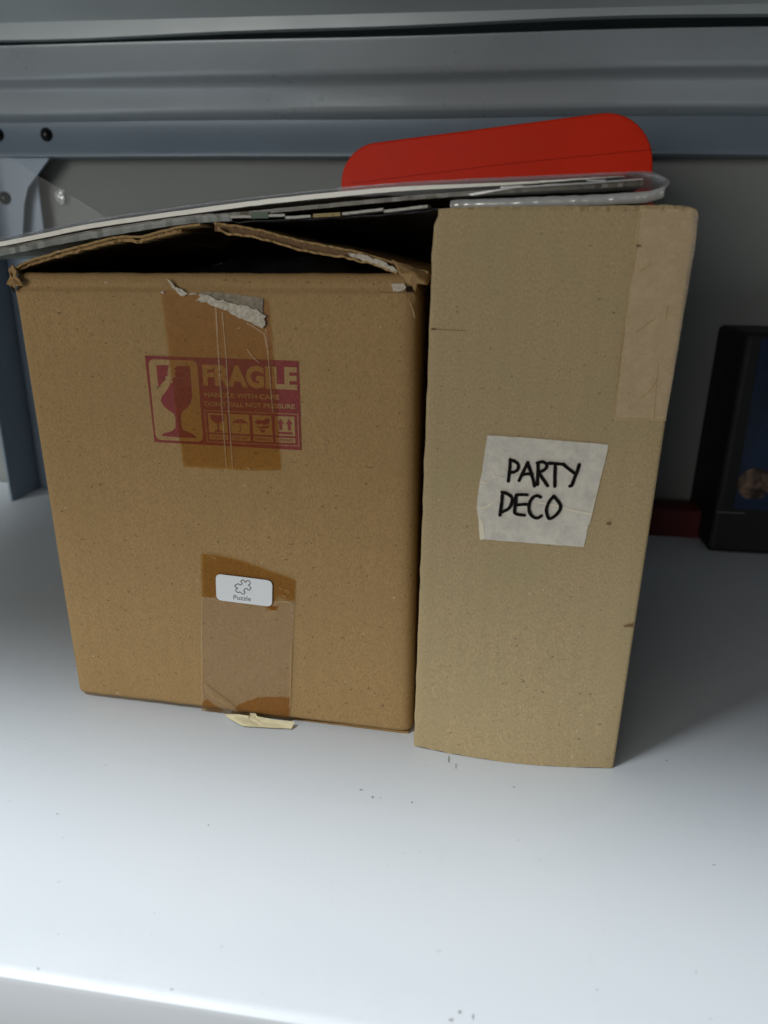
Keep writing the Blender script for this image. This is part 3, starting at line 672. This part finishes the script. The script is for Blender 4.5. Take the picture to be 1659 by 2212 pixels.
# ------------------------------------------------------------------ plastic packet lying over both boxes
pa = on_plane(0, 525, (-.25, .327, 0), Vector((.02, 1, 0))); 
PK = Frame((-.262, .3265, 0), (.085, .3050, 0))
pk = empty('plastic_packet', 'long clear plastic packet of paper sheets lying across both boxes', 'packet', PK)
white = [(-60, 536), (0, 526), (100, 506), (200, 486), (400, 457), (600, 431), (830, 409), (1000, 401), (1130, 396)]
sheet('paper_stack', [(x, y-3.5) for x, y in white+[(1250, 389), (1350, 384)]], .17, .0019, PAPERW, pk, PK, 0, .000, 12, .0001, smooth=False, taper=.45)
topl = [(-60, 526), (0, 514), (100, 494), (200, 475), (400, 445), (600, 420), (830, 397), (1000, 387), (1200, 378), (1340, 372), (1400, 374), (1438, 388)]
sheet('film_top', topl, .18, .0003, FILM, pk, PK, .001, -.016, 13, .0003, smooth=True)
sheet('dark_sheet', [(-60, 545), (0, 535), (200, 497), (400, 467), (490, 460), (600, 450), (830, 428), (970, 416), (1130, 405), (1300, 396), (1390, 390)], .17, .0016, BRNP, pk, PK, .0012, .0, 14, .0002)
low1 = [(20, 556), (110, 533), (250, 507), (400, 482), (490, 474)]
sheet('cloudy_sheet', [(-60, 548), (0, 540), (120, 516), (250, 493), (400, 470), (500, 463)], .15, .0026, CLOUD, pk, PK, .001, .0, 15, .0003)
for nm, m_, a in (('card_edge', WHITEC, ((0, 262), (150, 260))), ('card_edge', GREEN, ((152, 236), (272, 232))), ('card_edge', WHITEC, ((275, 252), (390, 250))),
                  ('card_edge', WHITEC, ((395, 268), (575, 256))), ('card_edge', YEL, ((595, 250), (790, 238))), ('card_edge', WHITEC, ((805, 240), (1100, 206))), ('card_edge', WHITEC, ((1105, 222), (1420, 184)))):
    (x0, y0), (x1, y1) = c8(*a[0]), c8(*a[1])
    th = .0026 if m_ is GREEN else (.0014 if m_ is YEL else .0010)
    sheet(nm, [(x0, y0), ((x0*2+x1)/3, (y0*2+y1)/3), ((x0+x1*2)/3, (y0+y1*2)/3), (x1, y1)], .012, th, m_, pk, PK, -.0002, .0, 16, .0001)
# black underside, sagging towards the back
sheet('black_backing', [(300, 497), (420, 480), (500, 478), (700, 470), (830, 462), (968, 448)], .20, .0006, BLACKP, pk, PK, .004, .030, 17, .0008, 16, True)
# right end folded back under itself
lowr = [c2(*p) for p in ((287, 868), (330, 862), (500, 857), (700, 849), (900, 842), (1060, 832), (1150, 824), (1215, 806))]
sheet('folded_film', lowr, .16, .0036, FILM2, pk, PK, -.0008, .0, 18, .0002, smooth=True)
sheet('paper_stack', [(x, y+4) for x, y in lowr[1:-1]], .15, .0022, WHITEC, pk, PK, .0008, .0, 19, .0001)
bm = bmesh.new()
prof_o = [c2(*p) for p in ((1060, 742), (1140, 742), (1185, 755), (1222, 775), (1232, 790), (1222, 806), (1190, 830), (1150, 850), (1100, 862))]
ln = catmull([PK.uz(x, y, 0) for x, y in prof_o], 6)
rows = [[bm.verts.new((u-.004*(t**2), -.001+.16*t, z-.002*t)) for t in (0, .02, .08, .3, .7, 1)] for u, z in ln]
for i in range(len(rows)-1):
    for j in range(5): bm.faces.new((rows[i][j], rows[i+1][j], rows[i+1][j+1], rows[i][j+1]))
fo = link('film_end', bm, FILM2, pk, True)
# front wall of the clear sleeve at the right
tri_strip('sleeve_front', [c2(*p) for p in ((-200, 808), (0, 795), (300, 780), (600, 764), (1000, 745), (1140, 744), (1185, 757), (1222, 788), (1160, 812), (1000, 826), (700, 835), (350, 850), (0, 845), (-200, 850))], FILM3, -.0016, 0, pk, PK, 71, .0003, .004)
glz = [((360, 838), (560, 806), (900, 786), (1120, 770), (1118, 776), (900, 793), (560, 813), (380, 845)), ((870, 776), (960, 776), (955, 783), (880, 784)), ((500, 806), (600, 800), (598, 806), (505, 812)), ((690, 796), (765, 793), (760, 799), (695, 802))]
flat(lambda bm: [poly_uz(bm, [PK.uz(*c2(*p), -.002) for p in q], -.0019-.00005*i) for i, q in enumerate(glz)], 'film_wrinkle', FILM2, pk)
# loose film sticking up at the left rear end
bm = bmesh.new(); Yf = .46
pts = [(-60, 320), (20, 338), (70, 372), (150, 425), (230, 470), (225, 510), (100, 520), (-60, 545)]
v = [bm.verts.new(PK_ - PK.o) for PK_ in [P_at(x, y, Yf) for x, y in pts]]
f_ = bm.faces.new(v); bm.transform(Matrix.Rotation(-atan2(PK.u.y, PK.u.x), 4, 'Z'))
bmesh.ops.triangulate(bm, faces=bm.faces[:])
link('loose_film', bm, FILM3, pk)
p = P_at(133, 424, .458)-PK.o; p = Matrix.Rotation(-atan2(PK.u.y, PK.u.x), 4, 'Z') @ p
bm = bmesh.new(); bmesh.ops.create_icosphere(bm, subdivisions=3, radius=.0042)
for v in bm.verts: v.co *= 1+.5*mnoise.noise(v.co*400); v.co.y *= .4; v.co += p
link('film_knot', bm, FILM2, pk, True)

# ------------------------------------------------------------------ red tray standing behind the boxes
TY = .50
TR = Frame((-.5, TY, 0), (.5, TY, 0))
tray = empty('plastic_tray', 'bright red plastic tray with rounded corners standing behind the packet', 'tray')
a = P_at(724, 400, TY); tl = P_at(728, 318, TY); tr_ = P_at(1413, 229, TY)
ux = (tr_-tl); wT = ux.length; ux.normalize(); uzv = Vector((-ux.z, 0, ux.x))
hT = .30
def tpt(s, t, w=0): 
    # lean back slightly; origin at top left
    p = tl+ux*s-uzv*t; p.y += w+t*-.02; return p
def tray_plate(s0, s1, t0, t1, r, w0, w1, rr=None):
    bm = bmesh.new(); lo = []
    q = [(s0, t0), (s1, t0), (s1, t1), (s0, t1)]; rs = rr or (r, r, r, r)
    for i in range(4):
        P0 = Vector(q[i]); A = Vector(q[i-1]); Bq = Vector(q[(i+1) % 4]); r_ = rs[i]
        da = (A-P0).normalized(); db = (Bq-P0).normalized(); c = P0+(da+db)*r_
        for j in range(11):
            t = radians(90*j/10); lo.append(c-db*r_*cos(t)*1-da*r_*sin(t)*1)
    f0 = [bm.verts.new(tpt(p.x, p.y, w0)) for p in lo]; f1 = [bm.verts.new(tpt(p.x, p.y, w1)) for p in lo]
    bm.faces.new(f0); bm.faces.new(f1[::-1]); n = len(lo)
    for i in range(n): bm.faces.new((f0[i], f1[i], f1[(i+1) % n], f0[(i+1) % n]))
    return bm
o = link('tray_base', tray_plate(0, wT, 0, hT, .030, 0, .007, (.024, .030, .13, .02)), REDP, tray); bevel_mod(o, .0015, 3)
o = link('tray_rim', tray_plate(-.006, wT+.012, .052, hT+.004, .02, .009, .014, (.004, .016, .13, .02)), REDP, tray); bevel_mod(o, .001, 2)
bm = bmesh.new()
l0 = [P_at(x, y, TY-.0012) for x, y in ((758, 396), (900, 378), (1100, 353), (1250, 338), (1414, 322))]
for i in range(4):
    a_, b_ = l0[i], l0[i+1]; vv = [bm.verts.new(q) for q in (a_, b_, b_+Vector((0, .003, .0006)), a_+Vector((0, .003, .0006)))]; bm.faces.new(vv)
link('moulded_line', bm, DRED, tray)

# ------------------------------------------------------------------ things at the right
p0 = on_floor(1300, 1142); p1 = on_floor(1620, 1142)
fb = bmesh.new(); add_box(fb, (on_floor(1250, 1130).x, .632, .0), (.42, .658, .026))
o = link('flat_box', fb, DRED, None); bevel_mod(o, .001)
o['label'] = 'dark red flat box lying at the foot of the wall, right of the tall box'; o['category'] = 'box'
# dark boxed game with blue picture
gA = on_floor(1527, 1192)
GB = Frame((gA.x, gA.y, 0), (gA.x+.3, gA.y+.006, 0))
game = empty('picture_box', 'dark box with a blue picture and bronze ball, standing upright at the right edge', 'box', GB)
bm = bmesh.new(); add_box(bm, (0, 0, 0), (.20, .075, .182)); o = link('body', bm, DBOX, game); bevel_mod(o, .005, 4)
def gz(*pts): return [GB.uz(x, y, -.001) for x, y in pts]
pic = flat(lambda bm: poly_uz(bm, rounded([(.0115, .178), (.195, .178), (.195, .040), (.0145, .040)], .003), -.0006), 'picture', BLUEP, game)
c = GB.uz(1630, 1045, -.001)
flat(lambda bm: poly_uz(bm, [(c[0]+.0135*cos(k*pi/16), c[1]+.0135*sin(k*pi/16)) for k in range(32)], -.0012), 'bronze_ball_picture', BRONZE, game)
flat(lambda bm: poly_uz(bm, [(.002, .036), (.024, .036), (.024, .0368), (.002, .0368)], -.0006), 'edge_pale_line', plain('pale_line_card', (.14, .14, .15), .5), game)  # thin pale line across the lower front
